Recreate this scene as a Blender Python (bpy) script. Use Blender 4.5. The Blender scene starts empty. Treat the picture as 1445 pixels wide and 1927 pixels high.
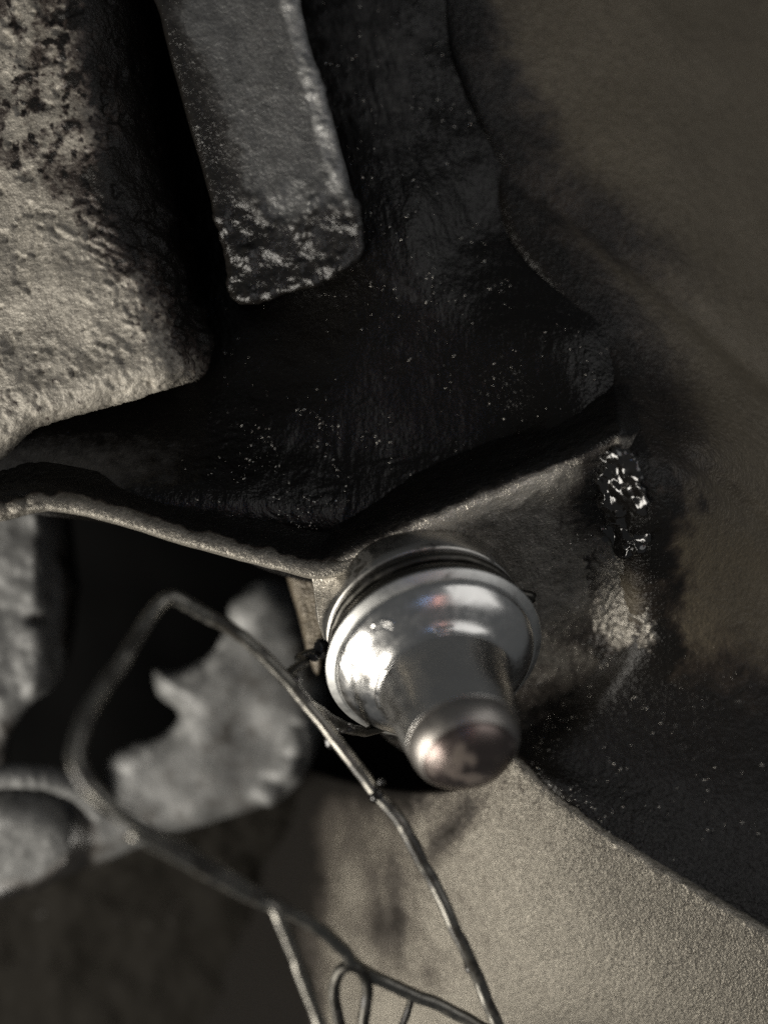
import bpy, bmesh, math, random
import numpy as np
from mathutils import Vector, Matrix
R = math.radians
random.seed(7); rng = np.random.default_rng(7)
S = bpy.context.scene
COL = S.collection
MM = 0.001

# ------------------------------------------------------------------ camera
# the camera looks along +Y; image up is +Z.  D0 is the distance to the rim of the stud.
D0 = 120.0           # mm
PX = 19.0            # photo pixels per mm at that distance
CX, CY = 722.5, 963.5
cam_d = bpy.data.cameras.new('camera')
cam = bpy.data.objects.new('camera', cam_d); COL.objects.link(cam)
cam.location = (0, -D0*MM, 0); cam.rotation_euler = (R(90), 0, 0)
cam_d.sensor_fit = 'VERTICAL'; cam_d.sensor_height = 36; cam_d.sensor_width = 27
cam_d.lens = 18.0/((1927/2/PX)/D0)
cam_d.clip_start = 0.002; cam_d.clip_end = 5
cam_d.dof.use_dof = True
cam_d.dof.focus_distance = (D0+3.0)*MM
cam_d.dof.aperture_fstop = cam_d.lens/5.2      # aperture 5.2 mm
S.camera = cam

# ------------------------------------------------------------------ world and lamps
w = bpy.data.worlds.new('World'); S.world = w; w.use_nodes = True
bg = w.node_tree.nodes['Background']
bg.inputs[0].default_value = (0.93, 0.97, 1.0, 1); bg.inputs[1].default_value = 0.085
S.view_settings.view_transform = 'Standard'; S.view_settings.look = 'None'
S.view_settings.exposure = 0.0; S.view_settings.gamma = 1.0

def area(name, loc, target, size, power, colour, size_y=None):
    d = bpy.data.lights.new(name, 'AREA'); d.energy = power; d.color = colour
    d.shape = 'RECTANGLE' if size_y else 'DISK'; d.size = size*MM
    if size_y: d.size_y = size_y*MM
    o = bpy.data.objects.new(name, d); COL.objects.link(o)
    o.location = [c*MM for c in loc]
    v = Vector([t-l for t, l in zip(target, loc)])
    o.rotation_euler = v.to_track_quat('-Z', 'Y').to_euler()
    return o
# locations in mm: X right, Y away from the camera, Z up
KEY = area('work_lamp', (-140, -62, -120), (0, 0, 0), 150, 0.70, (1.0, 0.95, 0.86))
area('room_lamp', (255, -215, 95), (5, 0, 0), 280, 0.25, (1.0, 0.985, 0.96), 290)
area('blue_reflection_light', (40, -330, 30), (0, 0, 0), 9, 0.010, (0.25, 0.5, 1.0), 90)  # added light, puts the blue streak into the dome's reflection
area('pink_reflection_light', (95, -290, 10), (0, 0, 0), 18, 0.012, (1.0, 0.50, 0.42), 90)  # added light, puts the pink streak into the dome's reflection

# render settings that belong to the scene
S.cycles.use_denoising = False
S.cycles.max_bounces = 6; S.cycles.diffuse_bounces = 3; S.cycles.glossy_bounces = 4
S.cycles.sample_clamp_indirect = 4.0

# ------------------------------------------------------------------ helpers: points, noise
def P(x, y, z=0.0):
    """photo position and height z (mm, towards the camera from the plane of the rim) -> metres"""
    s = (D0-z)/D0/PX
    return np.stack(np.broadcast_arrays((x-CX)*s*MM, -z*MM, (CY-y)*s*MM), -1)
def V(x, y, z=0.0): return Vector(P(float(x), float(y), float(z)))

_perm = rng.permutation(4096)
_grad = rng.normal(size=(4096, 3)); _grad /= np.linalg.norm(_grad, axis=1)[:, None]
def noise(p):
    """gradient noise, p (...,3), about -0.8..0.8"""
    i = np.floor(p).astype(np.int64); f = p-i
    u = f*f*f*(f*(f*6-15)+10)
    out = 0
    for dx in (0, 1):
        for dy in (0, 1):
            for dz in (0, 1):
                h = _perm[(_perm[(_perm[(i[..., 0]+dx) & 4095]+i[..., 1]+dy) & 4095]+i[..., 2]+dz) & 4095]
                g = _grad[h]
                d = (g*(f-np.array([dx, dy, dz]))).sum(-1)
                out = out+d*(u[..., 0] if dx else 1-u[..., 0])*(u[..., 1] if dy else 1-u[..., 1])*(u[..., 2] if dz else 1-u[..., 2])
    return out*1.6
def fbm(p, octaves=4, gain=0.5):
    a, t = 1.0, 0
    for k in range(octaves):
        t = t+a*noise(p*(2.03**k)+k*17.3); a *= gain
    return t
def ridged(p, octaves=3):
    a, t = 1.0, 0
    for k in range(octaves):
        t = t+a*(1-np.abs(noise(p*(2.0**k)+k*9.1))*2); a *= 0.5
    return t/1.75
def lumps(p):
    """rounded grains: 1 in the middle of a grain, 0 between them"""
    i = np.floor(p).astype(np.int64); best = np.full(p.shape[:-1], 9.0)
    for dx in (-1, 0, 1):
        for dy in (-1, 0, 1):
            for dz in (-1, 0, 1):
                c = i+np.array([dx, dy, dz])
                h = _perm[(_perm[(_perm[c[..., 0] & 4095]+c[..., 1]) & 4095]+c[..., 2]) & 4095]
                q = c+0.5+_grad[h]*0.45
                best = np.minimum(best, ((p-q)**2).sum(-1))
    return np.clip(1-best*1.6, 0, 1)
def smooth(a, b, x):
    t = np.clip((x-a)/(b-a), 0, 1); return t*t*(3-2*t)
def seg_dist(x, y, pts, closed=False):
    pts = np.asarray(pts, float); d = np.full(np.shape(x), 1e9)
    n = len(pts)
    for k in range(n if closed else n-1):
        a, b = pts[k], pts[(k+1) % n]; ab = b-a
        t = np.clip(((x-a[0])*ab[0]+(y-a[1])*ab[1])/max((ab**2).sum(), 1e-9), 0, 1)
        d = np.minimum(d, np.hypot(x-a[0]-t*ab[0], y-a[1]-t*ab[1]))
    return d
def inside(x, y, pts):
    pts = np.asarray(pts, float); c = np.zeros(np.shape(x), bool); n = len(pts)
    for k in range(n):
        (x1, y1), (x2, y2) = pts[k], pts[(k+1) % n]
        if y1 == y2: continue
        c ^= ((y1 > y) != (y2 > y)) & (x < (x2-x1)*(y-y1)/(y2-y1)+x1)
    return c
def sdf(x, y, pts):
    d = seg_dist(x, y, pts, True); return np.where(inside(x, y, pts), d, -d)
def blob(x, y, cx, cy, rx, ry=None, ang=0):
    ry = ry or rx; c, s = math.cos(R(ang)), math.sin(R(ang))
    u = ((x-cx)*c+(y-cy)*s)/rx; v = (-(x-cx)*s+(y-cy)*c)/ry
    return np.exp(-(u*u+v*v))

def catmull(pts, n):
    """n samples through the points of pts (k, d), evenly along their length"""
    p = np.asarray(pts, float)
    k = len(p)
    if k == 2: return p[0]+(p[1]-p[0])*np.linspace(0, 1, n)[:, None]
    q = np.vstack([2*p[0]-p[1], p, 2*p[-1]-p[-2]])
    ts = np.linspace(0, k-1, n); i = np.minimum(ts.astype(int), k-2); f = (ts-i)[:, None]
    a, b, c, d = q[i], q[i+1], q[i+2], q[i+3]
    return 0.5*((2*b)+(-a+c)*f+(2*a-5*b+4*c-d)*f*f+(-a+3*b-3*c+d)*f**3)

# ------------------------------------------------------------------ helpers: objects
def empty(name, loc, label, cat, group=None):
    o = bpy.data.objects.new(name, None); COL.objects.link(o)
    o.location = loc; o.empty_display_size = 0.005
    o['label'] = label; o['category'] = cat
    if group: o['group'] = group
    return o
def link(name, verts, faces, m, parent=None, attrs=None, smooth_=True, kind=None):
    me = bpy.data.meshes.new(name)
    verts = np.asarray(verts, float).reshape(-1, 3)
    if parent is not None: verts = verts-np.array(parent_loc(parent))
    me.from_pydata(verts.tolist(), [], faces if isinstance(faces, list) else faces.tolist())
    if attrs:
        for k, a in attrs.items():
            at = me.attributes.new(k, 'FLOAT', 'POINT'); at.data.foreach_set('value', np.asarray(a, np.float32).ravel())
    me.update()
    if smooth_: me.polygons.foreach_set('use_smooth', [True]*len(me.polygons))
    me.materials.append(m)
    o = bpy.data.objects.new(name, me); COL.objects.link(o)
    if parent is not None: o.parent = parent
    if kind: o['kind'] = kind
    return o
def parent_loc(p):
    v = Vector(p.location)
    while p.parent: p = p.parent; v += Vector(p.location)
    return v
def grid_faces(nr, nc):
    i = np.arange(nr*nc).reshape(nr, nc)
    return np.stack([i[:-1, :-1], i[1:, :-1], i[1:, 1:], i[:-1, 1:]], -1).reshape(-1, 4)
def normals(p):
    du = np.gradient(p, axis=1); dv = np.gradient(p, axis=0)
    n = np.cross(dv, du); n /= np.linalg.norm(n, axis=-1, keepdims=True)+1e-12
    return n
def loft(name, rows, nr, nc, m, parent, disp=None, attrs=None, back=2.5, kind=None):
    """rows: lists of (photo x, photo y, z); smooth surface through them with a back 'back' mm behind"""
    rr = np.stack([catmull(r, nc) for r in rows])            # (k, nc, 3)
    g = np.stack([catmull(rr[:, j], nr) for j in range(nc)], 1)   # (nr, nc, 3)
    x, y = g[..., 0], g[..., 1]
    p = P(x, y, g[..., 2])
    n = normals(p)
    cam_p = np.array([0, -D0*MM, 0])
    flip = np.sign(((cam_p-p)*n).sum(-1).mean()); n = n*flip
    q = p
    if disp is not None: q = p+n*(disp(x, y, p/MM)*MM)[..., None]
    a = attrs(x, y, p/MM) if attrs else {}
    # closed body: front grid, back grid, edge strips
    b = p-n*back*MM
    f = grid_faces(nr, nc); N = nr*nc
    if flip < 0: f = f[:, ::-1]
    fb = f[:, ::-1]+N
    idx = np.arange(N).reshape(nr, nc)
    ring = np.concatenate([idx[0, :], idx[1:, -1], idx[-1, -2::-1], idx[-2:0:-1, 0]])
    nx = np.roll(ring, -1)
    side = np.stack([ring, nx, nx+N, ring+N], -1)
    at = {k: np.concatenate([np.broadcast_to(v_, x.shape).ravel()]*2) for k, v_ in a.items()}
    return link(name, np.concatenate([q.reshape(-1, 3), b.reshape(-1, 3)]), np.concatenate([f, fb, side]), m, parent, at, kind=kind)
def plate(name, poly, zf, edge, thick, res, m, parent, disp=None, attrs=None, smooth_poly=True, kind=None, ez=None):
    """a cast lump with the outline poly (photo px), rounded edge of 'edge' px, front height zf(x,y), thick mm deep"""
    poly = np.asarray(poly, float)
    if smooth_poly:
        k = len(poly); q = np.vstack([poly, poly[:3]])
        c = catmull(np.vstack([poly[-1:], q]), (k+3)*12)
        poly = c[12*1:12*1+0]+0 if False else catmull(np.vstack([poly[-2:], poly, poly[:2]]), (k+3)*10+1)[20:20+k*10]
    x0, y0 = poly.min(0)-2*res; x1, y1 = poly.max(0)+2*res
    gx, gy = np.meshgrid(np.arange(x0, x1, res), np.arange(y0, y1, res))
    d = sdf(gx, gy, poly)
    dy_, dx_ = np.gradient(d, res)
    keep = d > -res*1.0
    mv = np.where(d < 0, -d, 0)
    x = gx+dx_*mv; y = gy+dy_*mv; d = np.maximum(d, 0)
    t = np.clip(d/edge, 0, 1)
    drop = (1-np.sqrt(np.clip(1-(1-t)**2, 0, 1)))
    z = zf(x, y)-drop*(ez if ez else edge/PX)
    p = P(x, y, z)
    n = normals(p); cam_p = np.array([0, -D0*MM, 0])
    n = n*np.sign(((cam_p-p)*n).sum(-1))[..., None]
    if disp is not None: p = p+n*(disp(x, y, p/MM)*MM*smooth(0, 6, d+3))[..., None]
    a = attrs(x, y, p/MM) if attrs else {}
    nr, nc = x.shape
    ok = keep
    cell = ok[:-1, :-1] & ok[1:, :-1] & ok[1:, 1:] & ok[:-1, 1:]
    f = grid_faces(nr, nc)[cell.ravel()]
    used = np.unique(f); remap = -np.ones(nr*nc, int); remap[used] = np.arange(len(used))
    f = remap[f]; pv = p.reshape(-1, 3)[used]; N = len(used)
    back = P(x, y, zf(x, y)-thick).reshape(-1, 3)[used]
    e = np.concatenate([f[:, [0, 1]], f[:, [1, 2]], f[:, [2, 3]], f[:, [3, 0]]])
    key = e[:, 0]*N+e[:, 1]; rev = e[:, 1]*N+e[:, 0]
    border = e[~np.isin(key, rev)]
    side = np.stack([border[:, 1], border[:, 0], border[:, 0]+N, border[:, 1]+N], -1)
    F = np.concatenate([f, f[:, ::-1]+N, side])
    at = {k: np.concatenate([np.broadcast_to(v_, x.shape).ravel()[used]]*2) for k, v_ in a.items()}
    return link(name, np.concatenate([pv, back]), F, m, parent, at, kind=kind)
def tube(name, pts, dia, m, parent, n=None, seg=14, wob=0.0, flat=None, corner=None):
    """round wire through (photo x, photo y, z), dia in mm"""
    c = P(*np.asarray(pts, float).T)
    L = np.linalg.norm(np.diff(c, axis=0), axis=1).sum()/MM
    n = n or max(int(L/0.35), 24)
    c = catmull(c, n)
    if wob: c = c+np.stack([fbm(c/MM*0.16+k_*31, 3) for k_ in range(3)], -1)*0.22*MM
    t = np.gradient(c, axis=0); t /= np.linalg.norm(t, axis=1, keepdims=True)
    up = np.array([0.1, -1.0, 0.2]); ns = []
    u = up-t[0]*(up@t[0]); u /= np.linalg.norm(u)
    for k in range(n):
        u = u-t[k]*(u@t[k]); u /= np.linalg.norm(u); ns.append(u)
    ns = np.array(ns); bs = np.cross(t, ns)
    an = np.linspace(0, 2*math.pi, seg, endpoint=False)
    r = np.full(n, dia/2*MM)
    ring = c[:, None]+(ns[:, None]*np.cos(an)[None, :, None]+bs[:, None]*np.sin(an)[None, :, None])*r[:, None, None]
    if wob: ring = ring+(ring-c[:, None])*(fbm(ring/MM*1.3, 3)*wob)[..., None]
    if flat:
        for (fx, fy, rad, amt) in flat:
            f0 = P(fx, fy, 0)
            dd = np.hypot(ring[..., 0]-f0[0], ring[..., 2]-f0[2])/MM
            ring = ring+(ring-c[:, None])*(np.exp(-(dd/rad)**2)*amt)[..., None]
    verts = ring.reshape(-1, 3)
    i = np.arange(n*seg).reshape(n, seg); j = np.roll(i, -1, axis=1)
    f = np.stack([i[:-1], j[:-1], j[1:], i[1:]], -1).reshape(-1, 4).tolist()
    f.append(i[0, ::-1].tolist()); f.append(i[-1].tolist())
    return link(name, verts, f, m, parent)
def lathe(name, prof, org, axis, m, parent, seg=160, disp=None, refine=1):
    """prof: (radius mm, height mm along axis); open ends are closed with a fan"""
    prof = np.asarray(prof, float)
    a = Vector(axis).normalized(); ux = a.orthogonal().normalized(); uy = a.cross(ux)
    an = np.linspace(0, 2*math.pi, seg, endpoint=False)
    r, h = prof[:, 0], prof[:, 1]
    A, U, W = np.array(a), np.array(ux), np.array(uy)
    verts = (np.array(org)[None, None]+(A[None, None]*h[:, None, None]+(U*np.cos(an)[:, None]+W*np.sin(an)[:, None])[None]*r[:, None, None])*MM)
    if disp is not None: verts = disp(verts, prof, an)
    n = len(prof); i = np.arange(n*seg).reshape(n, seg); j = np.roll(i, -1, axis=1)
    f = np.stack([i[:-1], j[:-1], j[1:], i[1:]], -1).reshape(-1, 4).tolist()
    f.append(i[0, ::-1].tolist()); f.append(i[-1].tolist())
    s_ = np.concatenate([[0], np.cumsum(np.hypot(np.diff(r), np.diff(h)))])
    return link(name, verts.reshape(-1, 3), f, m, parent, {'along': np.repeat(s_, seg)})
def ball(name, c, r, m, parent, sq=(1, 1, 1), seg=20, rough=0.2, seed=0):
    th = np.linspace(0, math.pi, seg//2+1); ph = np.linspace(0, 2*math.pi, seg, endpoint=False)
    d = np.stack([np.sin(th)[:, None]*np.cos(ph), np.sin(th)[:, None]*np.sin(ph), np.cos(th)[:, None]+0*ph], -1)
    rr = r*(1+rough*fbm(d*1.6+seed*3.7, 2))
    v = np.array(c)+d*rr[..., None]*np.array(sq)*MM
    n = len(th); i = np.arange(n*seg).reshape(n, seg); j = np.roll(i, -1, axis=1)
    f = np.stack([i[:-1], i[1:], j[1:], j[:-1]], -1).reshape(-1, 4).tolist()
    return link(name, v.reshape(-1, 3), f, m, parent)

# ------------------------------------------------------------------ materials
class M:
    def __init__(self, name):
        self.m = bpy.data.materials.new(name); self.m.use_nodes = True
        self.t = self.m.node_tree; self.n = self.t.nodes; self.b = self.n['Principled BSDF']
        self.tc = self.n.new('ShaderNodeTexCoord')
    def lk(self, a, b): self.t.links.new(a, b)
    def noise(self, scale, detail=4, rough=0.55, vec=None, dist=0.0):
        n = self.n.new('ShaderNodeTexNoise'); n.inputs['Scale'].default_value = scale
        n.inputs['Detail'].default_value = detail; n.inputs['Roughness'].default_value = rough; n.inputs['Distortion'].default_value = dist
        self.lk(vec or self.tc.outputs['Object'], n.inputs['Vector']); return n.outputs['Fac']
    def voro(self, scale, feature='F1', vec=None, rnd=1.0):
        n = self.n.new('ShaderNodeTexVoronoi'); n.feature = feature; n.inputs['Scale'].default_value = scale
        n.inputs['Randomness'].default_value = rnd
        self.lk(vec or self.tc.outputs['Object'], n.inputs['Vector']); return n.outputs['Distance']
    def mapv(self, scale=(1, 1, 1), rot=(0, 0, 0)):
        n = self.n.new('ShaderNodeMapping'); n.inputs['Scale'].default_value = scale; n.inputs['Rotation'].default_value = [R(a) for a in rot]
        self.lk(self.tc.outputs['Object'], n.inputs['Vector']); return n.outputs['Vector']
    def ramp(self, f, a, b, va=0.0, vb=1.0):
        n = self.n.new('ShaderNodeMapRange'); n.interpolation_type = 'SMOOTHSTEP'
        for k, v_ in zip(('From Min', 'From Max', 'To Min', 'To Max'), (a, b, va, vb)): n.inputs[k].default_value = v_
        self.lk(f, n.inputs['Value']); return n.outputs['Result']
    def mix(self, f, a, b):
        n = self.n.new('ShaderNodeMix'); n.data_type = 'RGBA'
        self._in(f, n.inputs['Factor']); self._in(a, n.inputs['A'] if False else n.inputs[6]); self._in(b, n.inputs[7])
        return n.outputs[2]
    def _in(self, v_, sock):
        if hasattr(v_, 'is_linked') or hasattr(v_, 'links'): self.lk(v_, sock)
        elif isinstance(v_, (tuple, list)): sock.default_value = (*v_, 1) if len(v_) == 3 else v_
        else: sock.default_value = v_
    def math(self, op, a, b=0.0, clamp=False):
        n = self.n.new('ShaderNodeMath'); n.operation = op; n.use_clamp = clamp
        self._in(a, n.inputs[0]); self._in(b, n.inputs[1]); return n.outputs[0]
    def attr(self, name):
        n = self.n.new('ShaderNodeAttribute'); n.attribute_name = name; return n.outputs['Fac']
    def bump(self, h, dist, strength=1.0, prev=None):
        n = self.n.new('ShaderNodeBump'); n.inputs['Distance'].default_value = dist*MM; n.inputs['Strength'].default_value = strength
        self.lk(h, n.inputs['Height'])
        if prev: self.lk(prev, n.inputs['Normal'])
        return n.outputs['Normal']
    def out(self, colour=None, rough=None, metal=None, normal=None, coat=None, spec=None):
        for k, v_ in (('Base Color', colour), ('Roughness', rough), ('Metallic', metal), ('Coat Weight', coat), ('Specular IOR Level', spec)):
            if v_ is not None: self._in(v_, self.b.inputs[k])
        if normal: self.lk(normal, self.b.inputs['Normal'])
        return self.m

def cast_metal(name, dry_a, dry_b, oil_col=(0.010, 0.009, 0.008), grain=3.0, grain_amp=0.05, metal=0.35, dry_rough=0.55, oil_rough=0.22, spread=0.3, mottle=0.35, streak=None, oil_bump=0.05, spec=0.5, fine=1.0, stain_shade=(0.055, 0.042, 0.032), specks_on=0.5, oil_spec=0.5, soft=0.0, lit_worn=1.7):
    """sand-cast aluminium under grime: dry where the attribute oil is 0, black and wet where it is 1; negative paints lit metal"""
    k = M(name)
    g1 = k.noise(grain*900*fine, 2, 0.5); g2 = k.noise(grain*300*fine, 4, 0.6); big = k.noise(100, 6, 0.62); med = k.noise(420, 6, 0.68)
    oil_shade = k.attr('oil_shade')
    brk = k.math('ADD', k.math('MULTIPLY', k.math('SUBTRACT', big, 0.5), spread*2), k.math('MULTIPLY', k.math('SUBTRACT', med, 0.5), spread*2.2))
    brk = k.math('ADD', brk, k.math('MULTIPLY', k.math('SUBTRACT', g2, 0.5), spread*2.2))
    om = k.math('ADD', oil_shade, brk)
    mask = k.ramp(om, 0.40-soft, 0.74+soft*1.2)
    dry = k.mix(k.ramp(med, 0.5-mottle*0.5, 0.5+mottle*0.5), dry_a, dry_b)
    specks = k.ramp(k.noise(grain*420*fine, 2, 0.5), 0.58, 0.72)
    dry = k.mix(k.math('MULTIPLY', specks, specks_on), dry, tuple(c*0.25 for c in dry_a))
    lights = k.ramp(k.noise(grain*520*fine, 2, 0.5), 0.60, 0.74)
    dry = k.mix(k.math('MULTIPLY', lights, specks_on), dry, tuple(min(c*1.7, 0.6) for c in dry_b))
    wf = k.ramp(om, -0.45, -0.12, 1.0, 0.0)  # negative mask: paler colour, paints lit edges as well as wear
    dry = k.mix(wf, dry, tuple(min(c*lit_worn, 0.6) for c in dry_b))
    col = k.mix(k.ramp(om, 0.20-soft, 0.52+soft), dry, stain_shade)
    col = k.mix(mask, col, oil_col)
    rough = k.math('ADD', k.ramp(mask, 0, 1, dry_rough, oil_rough), k.math('MULTIPLY', k.math('SUBTRACT', med, 0.5), 0.3))
    mt = k.ramp(mask, 0, 0.7, metal, 0.0)
    n1 = k.bump(g2, grain_amp*2.6, 1.0)
    n1 = k.bump(g1, grain_amp*1.9, 1.0, n1)
    if streak:
        sc, rot, amp = streak
        st = k.noise(1.0, 3, 0.55, k.mapv(sc, rot), 0.3)
        n1 = k.bump(st, amp, 1.0, n1)
    if oil_bump:
        wet = k.noise(2300, 3, 0.6)
        n1 = k.bump(k.math('MULTIPLY', wet, mask), oil_bump, 1.0, n1)
    sp = k.ramp(mask, 0, 1, spec, oil_spec)
    return k.out(col, rough, mt, n1, None, sp)

TAN_A, TAN_B = (0.20, 0.184, 0.156), (0.335, 0.31, 0.265)
mat_block = cast_metal('crusted_aluminium', TAN_A, TAN_B, grain=2.6, fine=2.3, grain_amp=0.055, metal=0.2, dry_rough=0.5, spread=0.26, oil_rough=0.3, stain_shade=(0.05, 0.037, 0.031), soft=0.06, specks_on=0.7, oil_spec=0.25)
mat_bar = cast_metal('grimy_grey_metal', (0.075, 0.075, 0.074), (0.125, 0.125, 0.123), grain=2.4, fine=2.0, grain_amp=0.06, metal=0.3, dry_rough=0.42, stain_shade=(0.032, 0.03, 0.028), soft=0.06, oil_spec=0.6, oil_rough=0.15, oil_bump=0.02)
mat_floor = cast_metal('oil_black_floor', (0.05, 0.048, 0.045), (0.08, 0.077, 0.072), grain=2.6, grain_amp=0.03, oil_rough=0.16, streak=((1700, 600, 420), (0, 18, 0), 0.10), oil_bump=0.10, oil_col=(0.0055, 0.005, 0.0045), stain_shade=(0.018, 0.017, 0.016), oil_spec=0.22)
mat_boss = cast_metal('sand_cast_boss', (0.17, 0.158, 0.137), (0.30, 0.28, 0.245), lit_worn=2.0, soft=0.07, grain=3.6, fine=1.3, grain_amp=0.07, metal=0.6, dry_rough=0.34, oil_bump=0.07, oil_rough=0.17, oil_spec=0.28, oil_col=(0.007, 0.0065, 0.006), stain_shade=(0.06, 0.052, 0.045))
mat_rib = cast_metal('sand_cast_rib', (0.13, 0.12, 0.102), (0.205, 0.19, 0.162), grain=3.6, fine=1.7, grain_amp=0.075, metal=0.55, dry_rough=0.36, oil_rough=0.16, oil_spec=0.2, oil_col=(0.006, 0.0055, 0.005), lit_worn=1.5)
mat_web = cast_metal('sand_cast_web', (0.185, 0.170, 0.142), (0.232, 0.214, 0.18), grain=3.4, fine=1.9, grain_amp=0.09, metal=0.7, dry_rough=0.38, mottle=0.6, specks_on=0.5, stain_shade=(0.06, 0.05, 0.04), oil_rough=0.7, oil_spec=0.03, soft=0.1)
mat_side = cast_metal('olive_stained_wall', (0.112, 0.092, 0.062), (0.148, 0.124, 0.086), lit_worn=2.4, grain=2.8, fine=1.2, grain_amp=0.09, metal=0.25, dry_rough=0.42, mottle=0.7, oil_rough=0.25, stain_shade=(0.04, 0.03, 0.022), specks_on=0.3, oil_spec=0.25, soft=0.14, spread=0.17)
mat_bracket = cast_metal('grey_cast_bracket', (0.085, 0.085, 0.083), (0.145, 0.145, 0.141), grain=1.8, grain_amp=0.04, metal=0.1, dry_rough=0.5, mottle=0.7, stain_shade=(0.035, 0.03, 0.025))
mat_under = cast_metal('brown_black_shade', (0.02, 0.018, 0.015), (0.03, 0.026, 0.02), oil_col=(0.009, 0.008, 0.0065), stain_shade=(0.014, 0.012, 0.01), oil_rough=0.8, oil_spec=0.05, grain_amp=0.02, oil_bump=0)  # deep shadow at the lower left painted in as near black
mat_back = cast_metal('black_cavity', (0.01, 0.01, 0.01), (0.012, 0.012, 0.012), oil_col=(0.004, 0.004, 0.004), stain_shade=(0.006, 0.006, 0.006), oil_rough=0.9, oil_spec=0.0, spec=0.0, metal=0.0, grain_amp=0.01, oil_bump=0)

def steel(name, col, rough, scratch=0.0, metal=1.0, grime=None, ani=0.0, rings=0.0, ring_f=30):
    k = M(name)
    n = k.noise(900, 3, 0.6); big = k.noise(240, 4, 0.6)
    r = k.math('ADD', k.ramp(n, 0.3, 0.7, rough-0.05, rough+0.05), 0.0)
    c = col
    mt = metal
    if grime:
        gm = k.ramp(big, grime[0], grime[0]+0.12)
        c = k.mix(gm, col, grime[1]); mt = k.ramp(gm, 0, 1, metal, 0.1)
    nn = k.bump(n, scratch, 1.0) if scratch else None
    if rings:
        cv = k.n.new('ShaderNodeCombineXYZ'); k.lk(k.attr('along'), cv.inputs[0])
        nn = k.bump(k.noise(ring_f, 3, 0.7, cv.outputs[0]), rings, 1.0, nn)
    if ani: k.b.inputs['Anisotropic'].default_value = ani
    return k.out(c, r, mt, nn)
mat_polish = steel('polished_steel', (0.66, 0.65, 0.63), 0.24, 0.003, rings=0.003, ring_f=9, grime=(0.70, (0.30, 0.28, 0.25)))
mat_rim = steel('turned_rim', (0.50, 0.50, 0.485), 0.42, 0.012, grime=(0.60, (0.05, 0.045, 0.04)))
mat_collar = steel('grey_collar', (0.34, 0.33, 0.31), 0.36, 0.012, grime=(0.58, (0.03, 0.028, 0.024)))
mat_neck = steel('oily_neck', (0.05, 0.047, 0.04), 0.25, 0.01, metal=0.5)
mat_wire = steel('dull_spring_wire', (0.20, 0.192, 0.172), 0.36, 0.02, grime=(0.47, (0.03, 0.027, 0.022)))
mat_wire_dark = steel('grimy_dark_wire', (0.07, 0.067, 0.06), 0.42, 0.02, grime=(0.5, (0.022, 0.02, 0.018)))
mat_speck = steel('glint_metal', (0.45, 0.43, 0.39), 0.3)
k = M('wet_oil'); mat_wet = k.out((0.010, 0.009, 0.008), 0.13, 0.0, None, 0.5, 0.8)
k = M('black_grease'); _n = k.noise(900, 3, 0.5)
mat_grease = k.out((0.008, 0.007, 0.0065), 0.10, 0.0, k.bump(_n, 0.05, 1.0), 0.4)

# ------------------------------------------------------------------ the stud's own frame
rim_c = V(817.8, 1233.4, 0)
view = (rim_c-Vector((0, -D0*MM, 0))).normalized()
right = Vector((1, 0, 0)); right = (right-view*right.dot(view)).normalized(); up = right.cross(view)
down_dir = (right*0.325-up*0.946).normalized()
AX = (-view*math.cos(R(44))+down_dir*math.sin(R(44))).normalized()
K = 1/2.89/PX*1.0           # crop pixel -> mm
base_c = rim_c+AX*(-400*K*MM)
def plane_z(x, y, off=0.0):
    """height (mm) where the view ray through photo px meets the plane of the boss face, off mm in front"""
    c = base_c+AX*off*MM; o = np.array([0, -D0*MM, 0])
    d = P(np.asarray(x, float), np.asarray(y, float), 0.0)-o
    t = ((np.array(c)-o)@np.array(AX))/(d@np.array(AX))
    return D0-D0*t

# ------------------------------------------------------------------ setting: dark depth behind everything
def wallgrid():
    g = [[(-900, y, -78), (300, y, -82), (1100, y, -84), (2300, y, -80)] for y in (-900, 400, 1500, 2800)]
    return g
back = loft('back_wall', wallgrid(), 120, 120, mat_back, None, disp=lambda x, y, p: 1.5*fbm(p*0.06, 4), attrs=lambda x, y, p: {'oil_shade': 0.9+0*x}, back=4, kind='structure')

# ------------------------------------------------------------------ the casing
casing = empty('gearbox_casing', V(722, 963, -40), 'black oily cast aluminium casing with a deep pocket, ribs and walls around the shiny stud', 'casing')

# pocket floor and the streaky wall above it
def floor_attr(x, y, p):
    return {'oil_shade': 1.15-0.75*blob(x, y, 700, 120, 170, 300, -14)-0.45*blob(x, y, 760, 540, 130, 60, 40)-0.5*blob(x, y, 1080, 710, 110, 40, 40)-1.1*blob(x, y, 60, 890, 330, 80, -6)}
def floor_disp(x, y, p):
    fl = fbm(p*0.07, 2)*0.7+fbm(p*0.45, 4)*0.07
    th = np.arctan2(y-1150, x-620)*9+fbm(p*0.12, 2)*2.2
    stri = ridged(np.stack([th*1.4, np.hypot(x-620, y-1150)/70.0, 0*x], -1), 2)
    up = ridged(np.stack([p[..., 0]*0.9+p[..., 2]*0.28, p[..., 2]*0.16, p[..., 1]*0.1], -1), 3)
    return fl+0.17*stri*blob(x, y, 560, 900, 260, 150)+0.22*up*blob(x, y, 720, 200, 170, 280, -10)
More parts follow.
